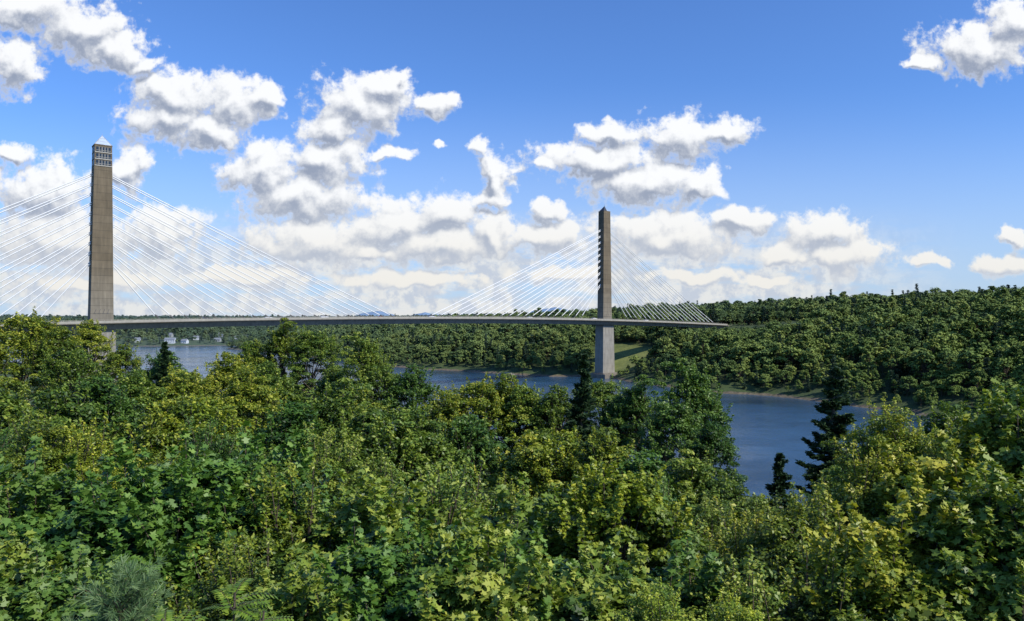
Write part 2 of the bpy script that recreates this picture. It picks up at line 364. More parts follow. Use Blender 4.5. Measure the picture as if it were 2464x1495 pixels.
vehicle('car','car',(.8,.8,.8),95,5.4,1); vehicle('suv','suv',(.7,.7,.68),220,5.4,1)

# houses ----------------------------------------------------------
def house(name,x,y,w,d,h,rot,mat,rh):
    z=float(height(np.array([[x,y]]))[0][0]); e=empty(name,(x,y,z)); e.rotation_euler=(0,0,rot)
    mb=MB(); mb.box((0,0,h/2-1),(w/2,d/2,h/2+1)); mb.add([(-w/2,-d/2,h),(-w/2,d/2,h),(-w/2,0,h+rh)],[(0,1,2)]); mb.add([(w/2,-d/2,h),(w/2,d/2,h),(w/2,0,h+rh)],[(0,2,1)])
    mb.obj('walls',[mat],e)
    mb=MB(); o=.6
    mb.add([(-w/2-o,-d/2-o,h-.3),(w/2+o,-d/2-o,h-.3),(w/2+o,0,h+rh+.1),(-w/2-o,0,h+rh+.1),(-w/2-o,d/2+o,h-.3),(w/2+o,d/2+o,h-.3)],[(0,1,2,3),(3,2,5,4)]); mb.box((w*.25,d*.1,h+rh),(.5,.5,1.2),None,0)
    mb.obj('roof',[mRoof],e)
    mb=MB(); n=max(3,int(w/3))
    for f in range(int(h//2.9)):
        for i in range(n):
            if f==0 and i==n//2: continue
            mb.box((-w/2+w*(i+.5)/n,-d/2,1.7+f*2.9),(.5,.05,.8))
    mb.obj('windows',[mGlass],e); mb=MB(); mb.box((-w/2+w*(n//2+.5)/n,-d/2,1.1),(.55,.06,1.1)); mb.obj('door',[mDarkM],e)
HS=[('white_house',-628,1360,18,11,6,.1,mWhite,3.5),('white_house',-604,1366,11,8,4.5,-.2,mWhite,3),('white_house',-692,1368,9,8,5,.3,mWhite,3),
    ('tan_house',-560,1408,11,8,4,0,mCream,3),('white_house',-606,1420,10,7,4.5,.3,mWhite,3),
    ('tan_house',-672,1450,13,9,5,0,mCream,3),('white_house',-540,1455,10,8,4,.1,mWhite,3),('white_house',-585,1490,11,8,4.5,-.2,mWhite,3)]
for h_ in HS: house(*h_)

# distant mountains
mMt=simple('mountain_haze_blue',(0.17,0.25,0.36),1.0,0,0.04,0.001)  # blue base colour stands in for aerial haze over far hills
mMt.node_tree.nodes['Principled BSDF'].inputs['Specular IOR Level'].default_value=0
def mountain(name,x,y,w,h,seed):
    r=np.random.default_rng(seed); n=41;k=9;V=[];F=[]
    pr=np.interp(np.linspace(0,1,n),np.linspace(0,1,7),[0,.3,.75,1,.7,.35,0]); pr+=np.interp(np.linspace(0,1,n),np.linspace(0,1,14),r.normal(0,.03,14))
    for j in range(k):
        for i in range(n):
            V.append((x+(i/(n-1)-.5)*w,y+(j/(k-1)-.5)*w*.9,55+h*pr[i]*math.sin(math.pi*j/(k-1)) -20))
    for j in range(k-1):
        for i in range(n-1): a=j*n+i;F.append((a,a+1,a+n+1,a+n))
    link(bpy.data.objects.new(name,mesh_py(name,V,F,[mMt],None,True)))
mountain('distant_mountain',750,13000,2200,270,1); mountain('distant_mountain',-2450,13500,1700,210,2); mountain('distant_mountain',-1650,14000,1300,200,3)

# ------------------------------------------------------------------ foliage
def leaf_geo(pos,nrm,size,outline,r,fold=0.0):
    n=len(pos); k=len(outline)
    nrm=nrm/np.linalg.norm(nrm,axis=1,keepdims=True)
    a=r.normal(size=(n,3)); t=np.cross(nrm,a); t/=np.linalg.norm(t,axis=1,keepdims=True); b=np.cross(nrm,t)
    o=np.asarray(outline)
    V=pos[:,None,:]+size[:,None,None]*(o[None,:,0:1]*t[:,None,:]+o[None,:,1:2]*b[:,None,:]+o[None,:,2:3]*nrm[:,None,:])
    return V.reshape(-1,3), np.arange(n*k).reshape(n,k)
MAPLE=[(0,-.5,0),(.32,-.42,.03),(.22,-.18,0),(.55,.02,.06),(.2,.12,0),(.0,.6,.05),(-.2,.12,0),(-.55,.02,.06),(-.22,-.18,0),(-.32,-.42,.03)]
OVAL=[(0,-.5,0),(.25,-.05,.07),(0,.5,0),(-.25,-.05,.07)]
CLUMP=[(-.5,-.35,0),(.2,-.5,.12),(.55,.1,0),(-.1,.55,.12)]
def finish(name,LV,LF_,k,tint,wood,leafm,z=None):
    wv=np.array(wood.v,float) if wood.v else np.zeros((0,3))
    m=bpy.data.meshes.new(name)
    V=np.vstack([LV,wv]); nl=len(LF_); nw=len(wood.f)
    loops=np.concatenate([LF_.ravel(),(np.array([i for f in wood.f for i in f],int)+len(LV)) if nw else np.zeros(0,int)]).astype(np.int32)
    sizes=np.concatenate([np.full(nl,k),np.array([len(f) for f in wood.f],int)]).astype(np.int32)
    starts=np.concatenate([[0],np.cumsum(sizes)[:-1]]).astype(np.int32)
    if z is not None: V[:,2]+=z-np.percentile(LV[:,2],99.9)
    m.vertices.add(len(V)); m.vertices.foreach_set('co',V.astype(np.float32).ravel())
    m.loops.add(len(loops)); m.loops.foreach_set('vertex_index',loops)
    m.polygons.add(len(sizes)); m.polygons.foreach_set('loop_start',starts)
    m.update(calc_edges=True)
    m.materials.append(leafm); m.materials.append(mBark)
    m.polygons.foreach_set('material_index',np.concatenate([np.zeros(nl,int),np.ones(nw,int)]).astype(np.int32))
    at=m.attributes.new('tint','FLOAT','FACE'); at.data.foreach_set('value',np.concatenate([np.clip(tint,0,1),np.zeros(nw)]).astype(np.float32))
    return m
def unit(r,n):
    a=r.normal(size=(n,3)); return a/np.linalg.norm(a,axis=1,keepdims=True)
def broadleaf(name,seed,R,H,crownH,nclump,perclump,leaf,outline,leafm,rc=0.24,shoots=25,spire=0.0,low=-8,flat=0.55,wood=True,nb=9,amp_=.28):
    r=np.random.default_rng(seed); cz=H-crownH/2
    bumps=unit(r,nb); amp=r.uniform(-amp_,amp_*.9,nb)
    d=unit(r,nclump); d[:,2]=np.where(d[:,2]<-.5,-d[:,2],d[:,2])
    rad=1+sum(a*np.exp(-((d-b)**2).sum(1)/.25) for a,b in zip(amp,bumps)); rad*=r.uniform(.5,1.0,nclump)**.6
    hor=1-spire*np.clip(d[:,2],0,1)
    C=np.stack([d[:,0]*R*rad*hor,d[:,1]*R*rad*hor,cz+d[:,2]*crownH/2*rad],1)
    cr=R*rc*r.uniform(.6,1.4,nclump)
    ci=np.repeat(np.arange(nclump),perclump); n=len(ci)
    dd=unit(r,n); dd[:,2]=np.where(r.random(n)<.75,np.abs(dd[:,2]),dd[:,2])
    q=r.uniform(.3,1,n)**.5
    pos=C[ci]+dd*(cr[ci]*q)[:,None]*np.array([1,1,flat])
    out=C[ci]-np.array([0,0,cz-crownH*.2]); out/=np.linalg.norm(out,axis=1,keepdims=True)
    nr=dd*.5+out*.4+np.array([0,0,.6])+r.normal(size=(n,3))*.55
    ctint=r.normal(0,.14,nclump)
    tint=.22+ctint[ci]+r.normal(0,.17,n)+.16*dd[:,2]+.2*(q-.5)+.22*np.clip(rad[ci]-.45,0,1)  # painted shading: inner leaves coloured darker, upper and outer leaves lighter
    P=[pos];NN=[nr];T=[tint]
    ms=shoots
    wd=MB()
    if ms:
        for i in range(ms):
            u=unit(r,1)[0]; u[2]=abs(u[2])*.9+.15; u/=np.linalg.norm(u)
            st=np.array([u[0]*R*.8*(1-spire*u[2]),u[1]*R*.8*(1-spire*u[2]),cz+u[2]*crownH/2*.8]); dirn=u*.45+np.array([0,0,.95])+r.normal(size=3)*.22; dirn/=np.linalg.norm(dirn)
            Ls=R*r.uniform(.3,.75); k=int(perclump*.5); t=r.uniform(0,1,k)
            wid=(.14*R*(1-t*.85))[:,None]
            P.append(st+dirn*(t*Ls)[:,None]+unit(r,k)*wid); NN.append(unit(r,k)*.6+np.array([0,0,.7])); T.append(.50+.3*t+r.normal(0,.14,k))  # shoot tips painted lighter for light contrast with the dark interior
            if wood: wd.tube(st-dirn*.3,st+dirn*Ls*.9,.018,.006,4,cap=False)
    pos=np.vstack(P);nr=np.vstack(NN);tint=np.concatenate(T)
    sz=leaf*r.uniform(.6,1.25,len(pos))
    LV,LF_=leaf_geo(pos,nr,sz,outline,r)
    if wood:
        tr=R*.055; prev=Vector((0,0,low)); pts=[prev]
        for i in range(1,7):
            z=low+(H-crownH*.25-low)*i/6; pts.append(Vector((r.normal(0,.05*R)*i/6,r.normal(0,.05*R)*i/6,z)))
        for i in range(6): wd.tube(pts[i],pts[i+1],tr*(1-i/7),tr*(1-(i+1)/7),8,cap=False)
        for i in r.choice(nclump,min(nclump,26),replace=False):
            c=Vector(C[i]); z0=cz-crownH*.45+ (c.z-(cz-crownH*.5))*.45; f=min(max((z0-low)/(H-crownH*.25-low)*6,0),5.99); b=pts[int(f)].lerp(pts[int(f)+1],f%1)
            mid=b.lerp(c,.5)+Vector((0,0,-.08*R)); wd.tube(b,mid,tr*.4,tr*.25,5,cap=False); wd.tube(mid,c,tr*.25,tr*.08,5,cap=False)
    return finish(name,LV,LF_,len(outline),tint,wd,leafm,H)
def conifer(name,seed,R,H,whorls,perb,leafm,nsz=.28,low=-8,gap=.0,droop=.25):
    r=np.random.default_rng(seed); wd=MB(); wd.tube((0,0,low),(0,0,H*.6),.16,.10,8,cap=False); wd.tube((0,0,H*.6),(0,0,H),.10,.015,6,cap=False)
    P=[];D=[];T=[]
    for w in range(whorls):
        t=(w+.5)/whorls; z=H*(1-t)*1.0; L=R*(t**.8)*1.0+.12
        nb=int(5+3*t)
        for b in range(nb):
            a=r.uniform(0,2*math.pi); l=L*r.uniform(.6,1.15); zz=z+r.normal(0,H/whorls*.4)
            if r.random()<gap: continue
            hd=np.array([math.cos(a),math.sin(a),0.0]); sd=np.array([-hd[1],hd[0],0])
            k=int(perb*(.3+l/R)); s=r.uniform(.1,1,k)
            z_off=-droop*l*s+.25*l*s**3+ .12*l
            side=r.uniform(-1,1,k)*(.32*l*(1.05-s)+.05)
            p=hd*(s*l)[:,None]+sd*side[:,None]; p[:,2]+=zz+z_off+r.normal(0,.05,k)-np.abs(side)*.15
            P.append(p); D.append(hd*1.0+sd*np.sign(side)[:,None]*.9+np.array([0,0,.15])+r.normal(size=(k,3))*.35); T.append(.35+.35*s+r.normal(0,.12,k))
            wd.tube((0,0,zz+.1*l),tuple(hd*l*.8+np.array([0,0,zz-droop*l*.5])),.03,.01,4,cap=False)
    P=np.vstack(P);D=np.vstack(D);T=np.concatenate(T); D/=np.linalg.norm(D,axis=1,keepdims=True)
    k=len(P); a=unit(r,k)+np.array([0,0,.8]); t=np.cross(D,a); t/=np.linalg.norm(t,axis=1,keepdims=True)
    o=np.array([(-.16,-.5,0),(.16,-.5,0),(.10,.5,0),(-.10,.5,0)]); sz=nsz*r.uniform(.6,1.3,k)
    V=(P[:,None,:]+sz[:,None,None]*(o[None,:,0:1]*t[:,None,:]+o[None,:,1:2]*D[:,None,:])).reshape(-1,3)
    return finish(name,V,np.arange(k*4).reshape(k,4),4,T,wd,leafm)
def pine_shrub(name,seed,R,H):
    r=np.random.default_rng(seed); wd=MB(); wd.tube((0,0,-4),(0,0,H*.93),.04,.010,6,cap=False); V=[];T=[]
    def tuft(c,h,k,b=.5):
        D=unit(r,k)*.9+np.array(h)*1.0; D/=np.linalg.norm(D,axis=1,keepdims=True); tt=np.cross(D,unit(r,k)); tt/=np.linalg.norm(tt,axis=1,keepdims=True)
        l=r.uniform(.07,.13,k)[:,None]; w=.003
        V.append(np.stack([c-tt*w,c+tt*w,c+tt*w*.5+D*l,c-tt*w*.5+D*l],1).reshape(-1,3)); T.append(b+r.normal(0,.2,k))
    for z in np.linspace(.5,1,14): tuft(np.array([0,0,H*z*.95]),(0,0,1),40,.7)
    for i in range(60):
        t=r.uniform(.06,1)**.8; z=H*(1-t); a=r.uniform(0,6.28); L=R*t*r.uniform(.6,1.0)+.16
        h=Vector((math.cos(a),math.sin(a),r.uniform(.5,1.1))).normalized(); b=Vector((0,0,z)); tip=b+h*L; wd.tube(b,tip,.010,.004,4,cap=False)
        for s in np.linspace(.35,1,int(2+L*5)):
            c=b.lerp(tip,s); tuft(np.array(c),h,26,.3+.5*s)
            if r.random()<.5:
                h2=(h+Vector(unit(r,1)[0])*.8).normalized()
                for u in(.08,.16): tuft(np.array(c+h2*u),h2,24,.3+.5*s)
    V=np.vstack(V);T=np.concatenate(T)
    return finish(name,V,np.arange(len(V)).reshape(-1,4),4,T,wd,mPine)
def sumac(name,seed,R,H):
    r=np.random.default_rng(seed); wd=MB(); P=[];D=[];NRm=[]
    for s in range(6):
        a=r.uniform(0,6.28); top=Vector((math.cos(a)*R*.45,math.sin(a)*R*.45,H*r.uniform(.7,1))); wd.tube((0,0,-4),top,.03,.012,5,cap=False)
        for b in range(18):
            z=r.uniform(.5,1); base=Vector((0,0,0)).lerp(top,z); aa=r.uniform(0,6.28); L=r.uniform(.25,.45); h=Vector((math.cos(aa),math.sin(aa),r.uniform(.2,.8)))
            pts=[base+h*(L*t)-Vector((0,0,.35*L*t*t)) for t in np.linspace(0,1,10)]
            for i in range(1,10):
                ax=(pts[i]-pts[i-1]).normalized(); sd=ax.cross(Vector((0,0,1))).normalized(); n_=sd.cross(ax)
                for sg in(-1,1): 
                    dd=(sd*sg+ax*.35-n_*.2).normalized(); P.append(pts[i]+dd*.05); D.append(dd); NRm.append(n_)
            wd.tube(base,pts[4],.005,.004,3,cap=False); wd.tube(pts[4],pts[-1],.004,.002,3,cap=False)
    P=np.array(P);D=np.array(D);n_=np.array(NRm); t=np.cross(n_,D); o=np.array([(0,-.5),(.17,-.15),(0,.5),(-.17,-.15)])
    V=(P[:,None,:]+.10*(o[None,:,0:1]*t[:,None,:]+o[None,:,1:2]*D[:,None,:])).reshape(-1,3)
    return finish(name,V,np.arange(len(V)).reshape(-1,4),4,.62+r.normal(0,.12,len(P)),wd,mLeaf)

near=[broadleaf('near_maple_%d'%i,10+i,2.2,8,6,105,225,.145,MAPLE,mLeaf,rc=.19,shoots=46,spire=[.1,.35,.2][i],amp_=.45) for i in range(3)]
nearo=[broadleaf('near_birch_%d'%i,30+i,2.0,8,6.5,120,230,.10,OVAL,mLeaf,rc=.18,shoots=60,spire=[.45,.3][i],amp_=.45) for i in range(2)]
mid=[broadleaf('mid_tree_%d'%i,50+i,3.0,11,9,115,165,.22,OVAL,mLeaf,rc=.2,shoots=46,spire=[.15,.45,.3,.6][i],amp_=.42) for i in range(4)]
spr=[conifer('spruce_a',3,1.9,9,34,150,mNeedle,.26,droop=.2),conifer('fir_b',4,1.9,7,20,170,mNeedle,.28,gap=.25,droop=.1)]
pineM=pine_shrub('pine',5,.8,1.7); sumM=sumac('sumac',6,1.2,1.6)

def plant(name,me,Hm,b,d,top,sc,col=(1,1,1),rot=None,sx=1.0,sz=1.0):
    o=bpy.data.objects.new(name,me); o.color=(*col,1)
    zs=sc*sz; o.scale=(sc*sx,sc*sx,zs); o.location=(b*d,d,top-Hm*zs); o.rotation_euler=(random.uniform(-.05,.05),random.uniform(-.05,.05),random.uniform(0,6.28) if rot is None else rot)
    return link(o)
G=(1,1,1); DK=(.5,.68,.8); YG=(1.4,1.22,.8); OL=(1.2,1.05,.8); BL=(.60,.82,.95)
# (bearing tangent, distance m, crown top height m, crown scale, tint)
far_line=[(-.665,72,45.0,1.3,OL),(-.73,62,44.9,1.25,OL),(-.62,66,43.6,.9,OL),(-.566,75,44.2,.85,OL),(-.60,55,42.2,.8,G),(-.53,66,42.0,.7,OL),(-.473,60,41.6,.95,DK),(-.50,48,40.8,.9,G),(-.435,52,40.9,.85,OL),
 (-.389,55,41.7,.9,OL),(-.35,60,42.4,.8,G),(-.305,60,44.3,.8,OL),(-.270,58,43.5,.75,G),(-.33,50,41.3,.85,G),(-.24,52,40.9,.7,G),(-.197,50,43.3,.65,G),(-.175,49,41.4,.6,G),(-.140,48,41.2,.7,DK),(-.215,42,40.4,.8,OL),
 (-.085,44,39.9,.8,OL),(-.046,45,40.6,.8,OL),(-.005,47,40.7,.8,OL),(.03,45,40.1,.8,G),(.060,44,40.2,.6,G),(.122,45,40.6,.6,G),(.15,43,40.1,.55,DK),(.175,42,41.0,.62,DK),(.240,38,42.1,.65,DK),(.215,37,40.2,.6,DK),(.262,34,39.4,.5,DK),(.258,40,40.3,.5,DK)]
for i,(b,d,t,s,c) in enumerate(far_line):
    k=[0,1,2,1][i%4]
    if b in(.240,-.197,-.305,.175): k=3
    plant('maple_tree' if i%2 else 'oak_tree',mid[k],11,b,d,t,s,c)
plant('spruce_tree',spr[0],9,.089,40,42.2,1.0,G,sx=.85); plant('spruce_tree',spr[1],7,.428,40,41.5,1.1,G)
plant('spruce_tree',spr[0],9,.367,35,37.8,.8,G); plant('spruce_tree',spr[0],9,-.47,58,42.4,.8,G); plant('spruce_tree',spr[0],9,.072,33,39.6,.8,G)
midrow=[(-.70,32,41.4,.85),(-.62,30,41.2,.85),(-.55,33,41.3,.8),(-.48,30,40.7,.85),(-.41,32,41.2,.85),(-.345,36,41.8,.7),(-.30,31,40.8,.8),(-.24,33,41.3,.75),(-.18,30,40.7,.8),(-.12,31,40.3,.75),(-.06,32,39.9,.8),(0,30,39.8,.8),(.055,30,39.6,.7),(.12,29,39.5,.7),(.18,28,39.3,.7),(.235,28,39.2,.7),(.285,27,38.4,.55),(.335,26,37.9,.5),
 (-.74,22,41.6,.6),(-.66,21,41.0,.6),(-.57,22,40.7,.65),(-.49,20,40.5,.6),(-.41,22,40.8,.6),(-.33,21,40.7,.6),(-.25,22,40.6,.62),(-.17,21,40.2,.6),(-.10,20,40.0,.6),(-.03,21,39.8,.6),(.05,20,39.6,.6),(.12,20,39.7,.55),(.19,20,39.5,.55),(.26,20,39.3,.5),(.33,20,39.0,.5),(.40,19,39.5,.5),(.47,18,40.6,.5),(.54,19,41.3,.5),(.61,19,41.4,.5),(.69,19,41.8,.55),(.76,20,42.3,.6),(.44,25,39.0,.5),(.52,26,40.4,.6),(.6,27,40.9,.6),(.68,28,41.4,.7)]
cols=[G,OL,DK,G,YG,G,BL,OL]
for i,(b,d,t,s) in enumerate(midrow):
    j=random.uniform(-.25,.45)*(1 if b<.2 or b>.45 else .2)
    if d<24: plant('birch_tree',nearo[i%2],8,b,d,t+j,s*1.45,cols[(i*3)%8])
    else: plant('maple_tree' if i%3 else 'oak_tree',mid[i%4],11,b,d,t+j,s,cols[(i*5)%8])
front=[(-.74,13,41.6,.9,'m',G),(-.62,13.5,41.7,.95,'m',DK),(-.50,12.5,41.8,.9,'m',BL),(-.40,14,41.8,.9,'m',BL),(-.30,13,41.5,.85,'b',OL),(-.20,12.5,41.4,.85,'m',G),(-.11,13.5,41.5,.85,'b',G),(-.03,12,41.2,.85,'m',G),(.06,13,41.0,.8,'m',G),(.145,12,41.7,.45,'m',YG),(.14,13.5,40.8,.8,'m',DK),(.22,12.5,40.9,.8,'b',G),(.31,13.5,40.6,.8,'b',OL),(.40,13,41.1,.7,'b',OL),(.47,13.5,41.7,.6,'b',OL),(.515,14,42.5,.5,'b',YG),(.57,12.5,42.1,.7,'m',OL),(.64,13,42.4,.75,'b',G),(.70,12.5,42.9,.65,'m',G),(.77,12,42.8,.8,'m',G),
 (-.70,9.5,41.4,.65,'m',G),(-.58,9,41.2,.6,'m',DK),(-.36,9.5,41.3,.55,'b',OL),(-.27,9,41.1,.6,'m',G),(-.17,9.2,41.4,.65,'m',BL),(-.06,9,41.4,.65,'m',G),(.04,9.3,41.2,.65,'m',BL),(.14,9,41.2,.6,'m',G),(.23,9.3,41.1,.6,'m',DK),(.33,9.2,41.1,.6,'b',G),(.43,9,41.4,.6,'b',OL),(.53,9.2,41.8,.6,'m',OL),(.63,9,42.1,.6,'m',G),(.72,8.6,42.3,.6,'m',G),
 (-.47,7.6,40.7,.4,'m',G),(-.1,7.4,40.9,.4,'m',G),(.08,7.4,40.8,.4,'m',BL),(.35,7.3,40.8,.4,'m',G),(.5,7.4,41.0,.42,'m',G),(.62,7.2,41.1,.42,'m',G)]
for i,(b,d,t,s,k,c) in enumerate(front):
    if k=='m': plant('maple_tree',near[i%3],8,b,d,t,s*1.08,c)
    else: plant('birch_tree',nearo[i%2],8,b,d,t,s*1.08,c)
for b,d,t,s in[(.21,7.3,41.4,.3),(.29,7.2,41.35,.28),(.25,6.9,41.2,.25),(-.62,7.0,41.1,.25),(-.56,6.9,41.15,.2)]:
    plant('alder_bush',nearo[1],8,b,d,t,s,(1.7,1.5,1.0))
plant('white_pine',pineM,1.7,-.52,7.2,41.65,1.0,G); plant('white_pine',pineM,1.7,-.585,7.0,41.1,.7,G)
plant('sumac_bush',sumM,1.6,-.40,7.0,41.5,.9,(1.1,1.15,.8)); plant('sumac_bush',sumM,1.6,-.35,6.8,41.15,.8,(1.05,1.1,.8))

# distant woods: instanced
protos=bpy.data.collections.new('forest_prototypes')
def proto(nm,me): protos.objects.link(bpy.data.objects.new(nm,me))
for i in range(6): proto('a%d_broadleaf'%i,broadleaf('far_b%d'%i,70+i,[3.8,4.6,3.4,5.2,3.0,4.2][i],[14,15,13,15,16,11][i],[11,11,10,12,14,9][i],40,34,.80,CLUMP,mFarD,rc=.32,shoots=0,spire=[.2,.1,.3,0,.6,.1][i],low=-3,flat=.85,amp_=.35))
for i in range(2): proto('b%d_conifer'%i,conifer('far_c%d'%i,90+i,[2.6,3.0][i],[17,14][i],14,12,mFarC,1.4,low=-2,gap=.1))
def scatter(name,P,scale,smin=3.5):
    h,ins,sd,bk=height(P); q=P-ENDR; t=q@BD; s=np.abs(q@BN)
    ok=(~ins)&(sd>smin)&(clearing(P)>1.0)&~((s<11)&(t>-25))
    for H_ in HS: ok&=~((np.abs(P[:,0]-H_[1])<9)&(P[:,1]-H_[2]<7)&(P[:,1]-H_[2]>-14))
    q2=P-TR; ok&=np.hypot(q2[:,0],q2[:,1])>16
    q3=P-TL; ok&=np.hypot(q3[:,0],q3[:,1])>12
    P=P[ok];h=h[ok];sd=sd[ok];n=len(P)
    sc=(.6+.75*rng.random(n)**1.4)*scale*np.clip(.42+sd/50,.42,1)
    rel=P-MID; ss=rel@BD; nn=rel@BN
    lim=(EYE+3.5-6.22e-5*ss*ss+.00424*ss-6.5-h)/17; under=(nn>-14)&(nn<16)&(ss<325)
    lim2=(40.3-h)/17; infront=(nn>=10)&(nn<110)&(ss>150)&(ss<350)
    sc=np.where(under,np.minimum(sc,np.clip(lim,.15,2)),sc); sc=np.where(infront,np.minimum(sc,np.clip(lim2,.25,2)),sc)
    m=bpy.data.meshes.new(name); m.vertices.add(n); m.vertices.foreach_set('co',np.column_stack([P,h-.3]).astype(np.float32).ravel())
    a=m.attributes.new('rot','FLOAT_VECTOR','POINT'); a.data.foreach_set('vector',np.column_stack([rng.normal(0,.05,(n,2)),rng.uniform(0,6.28,n)]).astype(np.float32).ravel())
    w_=sc*rng.uniform(.85,1.25,n)
    a=m.attributes.new('scl','FLOAT_VECTOR','POINT'); a.data.foreach_set('vector',np.column_stack([w_,w_,sc*rng.uniform(.85,1.1,n)]).astype(np.float32).ravel())
    cl=wob(P[:,0]*3,P[:,1]*3)
    con=rng.random(n)<np.clip(.12+.35*cl,.03,.6)
    a=m.attributes.new('idx','INT','POINT'); a.data.foreach_set('value',np.where(con,rng.integers(6,8,n),rng.integers(0,6,n)).astype(np.int32))
    o=link(bpy.data.objects.new(name,m)); md=o.modifiers.new('inst','NODES'); md.node_group=gn; return n
gn=bpy.data.node_groups.new('forest_instancer','GeometryNodeTree')
gn.interface.new_socket('Geometry',in_out='INPUT',socket_type='NodeSocketGeometry'); gn.interface.new_socket('Geometry',in_out='OUTPUT',socket_type='NodeSocketGeometry')
gi=gn.nodes.new('NodeGroupInput');go=gn.nodes.new('NodeGroupOutput');ip=gn.nodes.new('GeometryNodeInstanceOnPoints');ci=gn.nodes.new('GeometryNodeCollectionInfo')
ci.inputs['Collection'].default_value=protos; ci.inputs['Separate Children'].default_value=True; ci.inputs['Reset Children'].default_value=True
def na(nm,ty):
    n=gn.nodes.new('GeometryNodeInputNamedAttribute'); n.data_type=ty; n.inputs['Name'].default_value=nm
    return [o for o in n.outputs if o.enabled and o.name=='Attribute'][0]
gn.links.new(gi.outputs[0],ip.inputs['Points']); gn.links.new(ci.outputs[0],ip.inputs['Instance']); ip.inputs['Pick Instance'].default_value=True
gn.links.new(na('idx','INT'),ip.inputs['Instance Index']); gn.links.new(na('rot','FLOAT_VECTOR'),ip.inputs['Rotation']); gn.links.new(na('scl','FLOAT_VECTOR'),ip.inputs['Scale'])
gn.links.new(ip.outputs[0],go.inputs[0])
def grid(x0,x1,y0,y1,sp):
    X,Y=np.meshgrid(np.arange(x0,x1,sp),np.arange(y0,y1,sp)); P=np.stack([X.ravel(),Y.ravel()],1); return P+rng.uniform(-.6*sp,.6*sp,P.shape)
P=grid(-700,900,240,1300,6.4); b=P[:,0]/P[:,1]; d_r=pl_dist(P,RT); d_n=pl_dist(P,NR)
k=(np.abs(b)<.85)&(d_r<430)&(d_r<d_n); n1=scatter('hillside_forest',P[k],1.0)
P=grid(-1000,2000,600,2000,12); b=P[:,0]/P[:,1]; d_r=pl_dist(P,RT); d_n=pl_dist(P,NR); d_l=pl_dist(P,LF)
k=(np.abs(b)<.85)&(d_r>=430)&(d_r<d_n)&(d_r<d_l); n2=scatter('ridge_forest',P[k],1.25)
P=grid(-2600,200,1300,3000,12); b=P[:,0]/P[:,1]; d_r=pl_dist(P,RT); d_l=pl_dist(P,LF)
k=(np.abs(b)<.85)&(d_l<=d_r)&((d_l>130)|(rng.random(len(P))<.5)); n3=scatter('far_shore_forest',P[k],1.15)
P=grid(-500,170,45,650,8); d_n=pl_dist(P,NR); d_r=pl_dist(P,RT); hh,_,_,_=height(P)
k=(d_n<d_r)&(hh+11<EYE-.17*P[:,1]*np.where(P[:,0]/P[:,1]>-.2,1.15,.45))&(np.hypot(P[:,0],P[:,1])>70); n4=scatter('near_bank_forest',P[k],.7)
print('forest',n1,n2,n3,n4)

# ------------------------------------------------------------------ light + sky
sun_dir=Vector((.78,-.50,.88)).normalized(); el=math.asin(sun_dir.z); az=math.atan2(sun_dir.x,sun_dir.y)
L=bpy.data.lights.new('sun','SUN'); L.energy=5.0; L.angle=math.radians(.53); L.color=(1,.94,.83)
lo=link(bpy.data.objects.new('sun',L)); lo.rotation_euler=sun_dir.to_track_quat('Z','Y').to_euler()
W=bpy.data.worlds.new('World'); S.world=W; W.use_nodes=True; nt=W.node_tree; bg=nt.nodes['Background']; bg.inputs[1].default_value=0.1
W.cycles.sampling_method='NONE'
sky=N(nt,'ShaderNodeTexSky',sky_type='NISHITA'); sky.sun_disc=False; sky.sun_elevation=el; sky.sun_rotation=az; sky.air_density=1.0; sky.dust_density=0.6; sky.ozone_density=2.0
# cumulus field; (azimuth tangent, elevation tangent, half width, half height) in 1/1780 units
B=[(-1170,755,160,62),(-1040,705,120,72),(-950,660,80,60),(-890,625,40,30),(-1205,625,75,72),
(-815,545,115,70),(-840,490,105,62),(-680,530,105,68),(-600,535,46,42),(-730,462,100,50),
(-370,520,118,80),(-300,565,60,50),(-272,595,26,24),(-430,465,80,50),
(-595,370,105,70),(-450,390,115,72),(-512,305,165,65),(-300,405,55,18),
(-187,525,54,32),(-170,420,20,12),(-72,425,30,28),(-37,355,44,66),(-50,300,40,24),
(215,390,170,50),(235,455,75,36),(410,445,95,55),(515,465,80,36),(330,335,165,60),(460,335,58,45),(85,378,52,26),
(1130,660,135,72),(1215,725,85,65),(1000,628,42,22),
(-295,225,130,78),(-152,258,105,58),(-165,185,180,55),(-335,165,95,30),(-50,215,70,55),
(-480,195,190,62),(70,205,120,48),(78,265,55,30),
(370,205,210,66),(560,245,85,34),(750,215,110,52),(790,155,112,46),(660,165,80,34),
(1003,150,55,16),(1200,205,36,36),(1190,135,76,34),
(-1130,315,130,80),(-925,370,55,62),(-850,215,110,68),(-1080,195,200,90),(-1200,400,50,30),
(-640,110,150,26),(-250,100,190,24),(130,115,150,26),(430,110,130,22),(600,95,80,18),(-1000,95,200,30)]
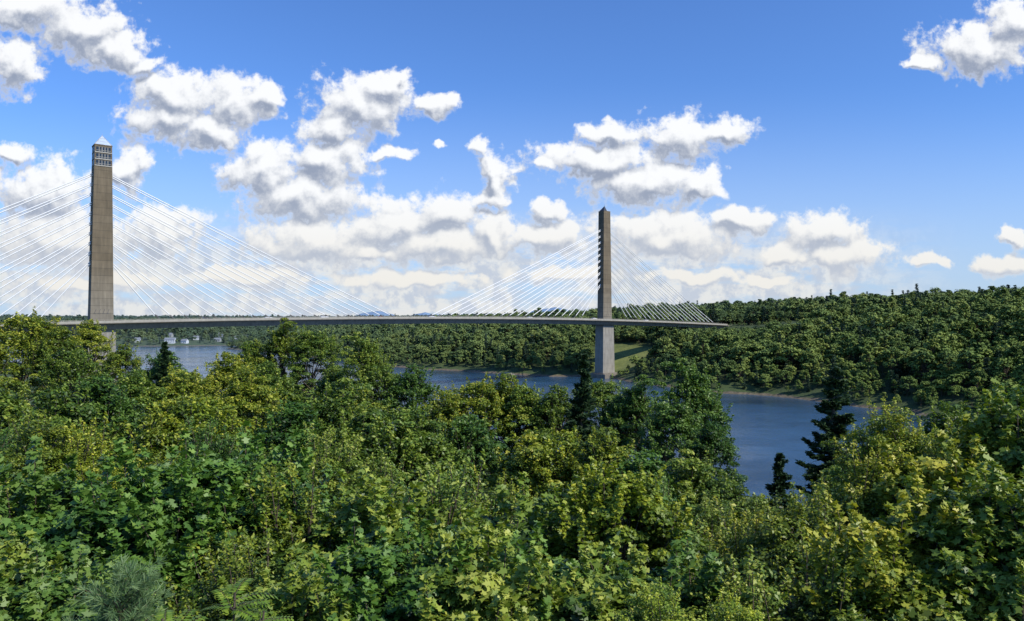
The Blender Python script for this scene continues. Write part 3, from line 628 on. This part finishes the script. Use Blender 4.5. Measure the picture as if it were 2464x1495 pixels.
def cloud_group():
    g=bpy.data.node_groups.new('cumulus','ShaderNodeTree')
    g.interface.new_socket('P',in_out='INPUT',socket_type='NodeSocketVector')
    for s_ in('D','Mac'): g.interface.new_socket(s_,in_out='OUTPUT',socket_type='NodeSocketFloat')
    i=g.nodes.new('NodeGroupInput');o=g.nodes.new('NodeGroupOutput'); p=i.outputs[0]
    wn=g.nodes.new('ShaderNodeTexNoise'); wn.noise_dimensions='2D'; wn.inputs['Scale'].default_value=.013; wn.inputs['Detail'].default_value=4; g.links.new(p,wn.inputs['Vector'])
    sb=g.nodes.new('ShaderNodeVectorMath'); sb.operation='MULTIPLY_ADD'; g.links.new(wn.outputs['Color'],sb.inputs[0]); sb.inputs[1].default_value=(90,60,0); sb.inputs[2].default_value=(-45,-30,0)
    ad=g.nodes.new('ShaderNodeVectorMath'); ad.operation='ADD'; g.links.new(p,ad.inputs[0]); g.links.new(sb.outputs[0],ad.inputs[1]); q=ad.outputs[0]
    cur=None
    for (a,e,ra,re) in B:
        v=g.nodes.new('ShaderNodeVectorMath'); v.operation='MULTIPLY_ADD'; g.links.new(q,v.inputs[0]); v.inputs[1].default_value=(1/ra,1/re,0); v.inputs[2].default_value=(-a/ra,-e/re,0)
        l=g.nodes.new('ShaderNodeVectorMath'); l.operation='LENGTH'; g.links.new(v.outputs[0],l.inputs[0])
        cur=l.outputs['Value'] if cur is None else M(g,'SMOOTH_MIN',cur,l.outputs['Value'],.25)
    vo=g.nodes.new('ShaderNodeTexVoronoi'); vo.voronoi_dimensions='2D'; vo.feature='SMOOTH_F1'; vo.inputs['Smoothness'].default_value=.4; vo.inputs['Scale'].default_value=.030; vo.inputs['Detail'].default_value=2; vo.inputs['Roughness'].default_value=.5; vo.normalize=True
    g.links.new(q,vo.inputs['Vector'])
    f=NOISE(g,p,.018,10,.64,'2D')
    D=M(g,'SUBTRACT',1.10,cur); D=M(g,'ADD',D,M(g,'MULTIPLY',M(g,'SUBTRACT',.36,vo.outputs['Distance']),.65)); D=M(g,'ADD',D,M(g,'MULTIPLY',M(g,'SUBTRACT',f,.5),1.7))
    g.links.new(D,o.inputs[0]); g.links.new(M(g,'SUBTRACT',1,cur),o.inputs[1]); return g
cg=cloud_group()
tc=N(nt,'ShaderNodeTexCoord'); sx=N(nt,'ShaderNodeSeparateXYZ'); nt.links.new(tc.outputs['Generated'],sx.inputs[0])
x,y,z=sx.outputs
AZ=M(nt,'MINIMUM',M(nt,'MAXIMUM',M(nt,'ARCTAN2',x,y),-1.2),1.2); EL=M(nt,'ARCSINE',z)
K=1780.0
U=M(nt,'MULTIPLY',M(nt,'TANGENT',AZ),K); V=M(nt,'MULTIPLY',M(nt,'DIVIDE',M(nt,'TANGENT',M(nt,'MINIMUM',EL,1.4)),M(nt,'COSINE',AZ)),K)
cb=N(nt,'ShaderNodeCombineXYZ'); nt.links.new(U,cb.inputs[0]); nt.links.new(V,cb.inputs[1])
def dens(off):
    v=N(nt,'ShaderNodeVectorMath',operation='ADD'); nt.links.new(cb.outputs[0],v.inputs[0]); v.inputs[1].default_value=off
    gnode=N(nt,'ShaderNodeGroup'); gnode.node_tree=cg; nt.links.new(v.outputs[0],gnode.inputs[0]); return gnode.outputs
D1,M1=dens((0,0,0)); D2,M2=dens((9,24,0))
def sstep(v,a,b):
    n=N(nt,'ShaderNodeMapRange',interpolation_type='SMOOTHSTEP'); nt.links.new(v,n.inputs[0]); n.inputs[1].default_value=a; n.inputs[2].default_value=b; return n.outputs[0]
alpha=sstep(D1,-.06,.48)
dif=M(nt,'ADD',M(nt,'MULTIPLY',M(nt,'SUBTRACT',D1,D2),.75),M(nt,'MULTIPLY',M(nt,'SUBTRACT',M1,M2),1.35))
lit=sstep(dif,-.85,.68)
thin=sstep(D1,.6,.05)
lit=M(nt,'MAXIMUM',lit,M(nt,'MULTIPLY',thin,.6))
elf=sstep(V,60,360)
dark=MIXC(nt,elf,(5.6,6.1,7.0),(3.2,3.7,4.8)); bright=MIXC(nt,elf,(8.8,8.6,8.1),(10.0,10.1,10.2))
cc=MIXC(nt,lit,dark,bright)
skyc=MIXC(nt,1.0,sky.outputs[0],(0.78,1.20,1.88),'MULTIPLY')
ms=N(nt,'ShaderNodeMapping'); ms.inputs['Scale'].default_value=(.006,.02,1); nt.links.new(cb.outputs[0],ms.inputs[0])
sn=NOISE(nt,ms.outputs[0],1.0,8,.64,'2D')
band=M(nt,'MULTIPLY',sstep(V,290,120),sstep(U,1150,650)); hz=M(nt,'MULTIPLY',band,sstep(sn,.30,.54))
skyc=MIXC(nt,M(nt,'MULTIPLY',sstep(V,600,-40),.72),skyc,(5.4,6.5,8.3))
sn2=NOISE(nt,cb.outputs[0],.022,8,.62,'2D')
bandc=MIXC(nt,sstep(sn2,.38,.60),(5.7,6.2,7.1),(8.2,8.2,8.0))
skyc=MIXC(nt,M(nt,'MULTIPLY',hz,.9),skyc,bandc)
fin=MIXC(nt,M(nt,'MULTIPLY',alpha,.97),skyc,cc)
nt.links.new(fin,bg.inputs[0])

# ------------------------------------------------------------------ camera
cam=bpy.data.cameras.new('camera'); cam.lens=26.0; cam.sensor_width=36; cam.clip_end=60000; cam.clip_start=.1
co=link(bpy.data.objects.new('camera',cam)); co.location=(0,0,EYE); co.rotation_euler=(math.radians(90.885),0,0); S.camera=co
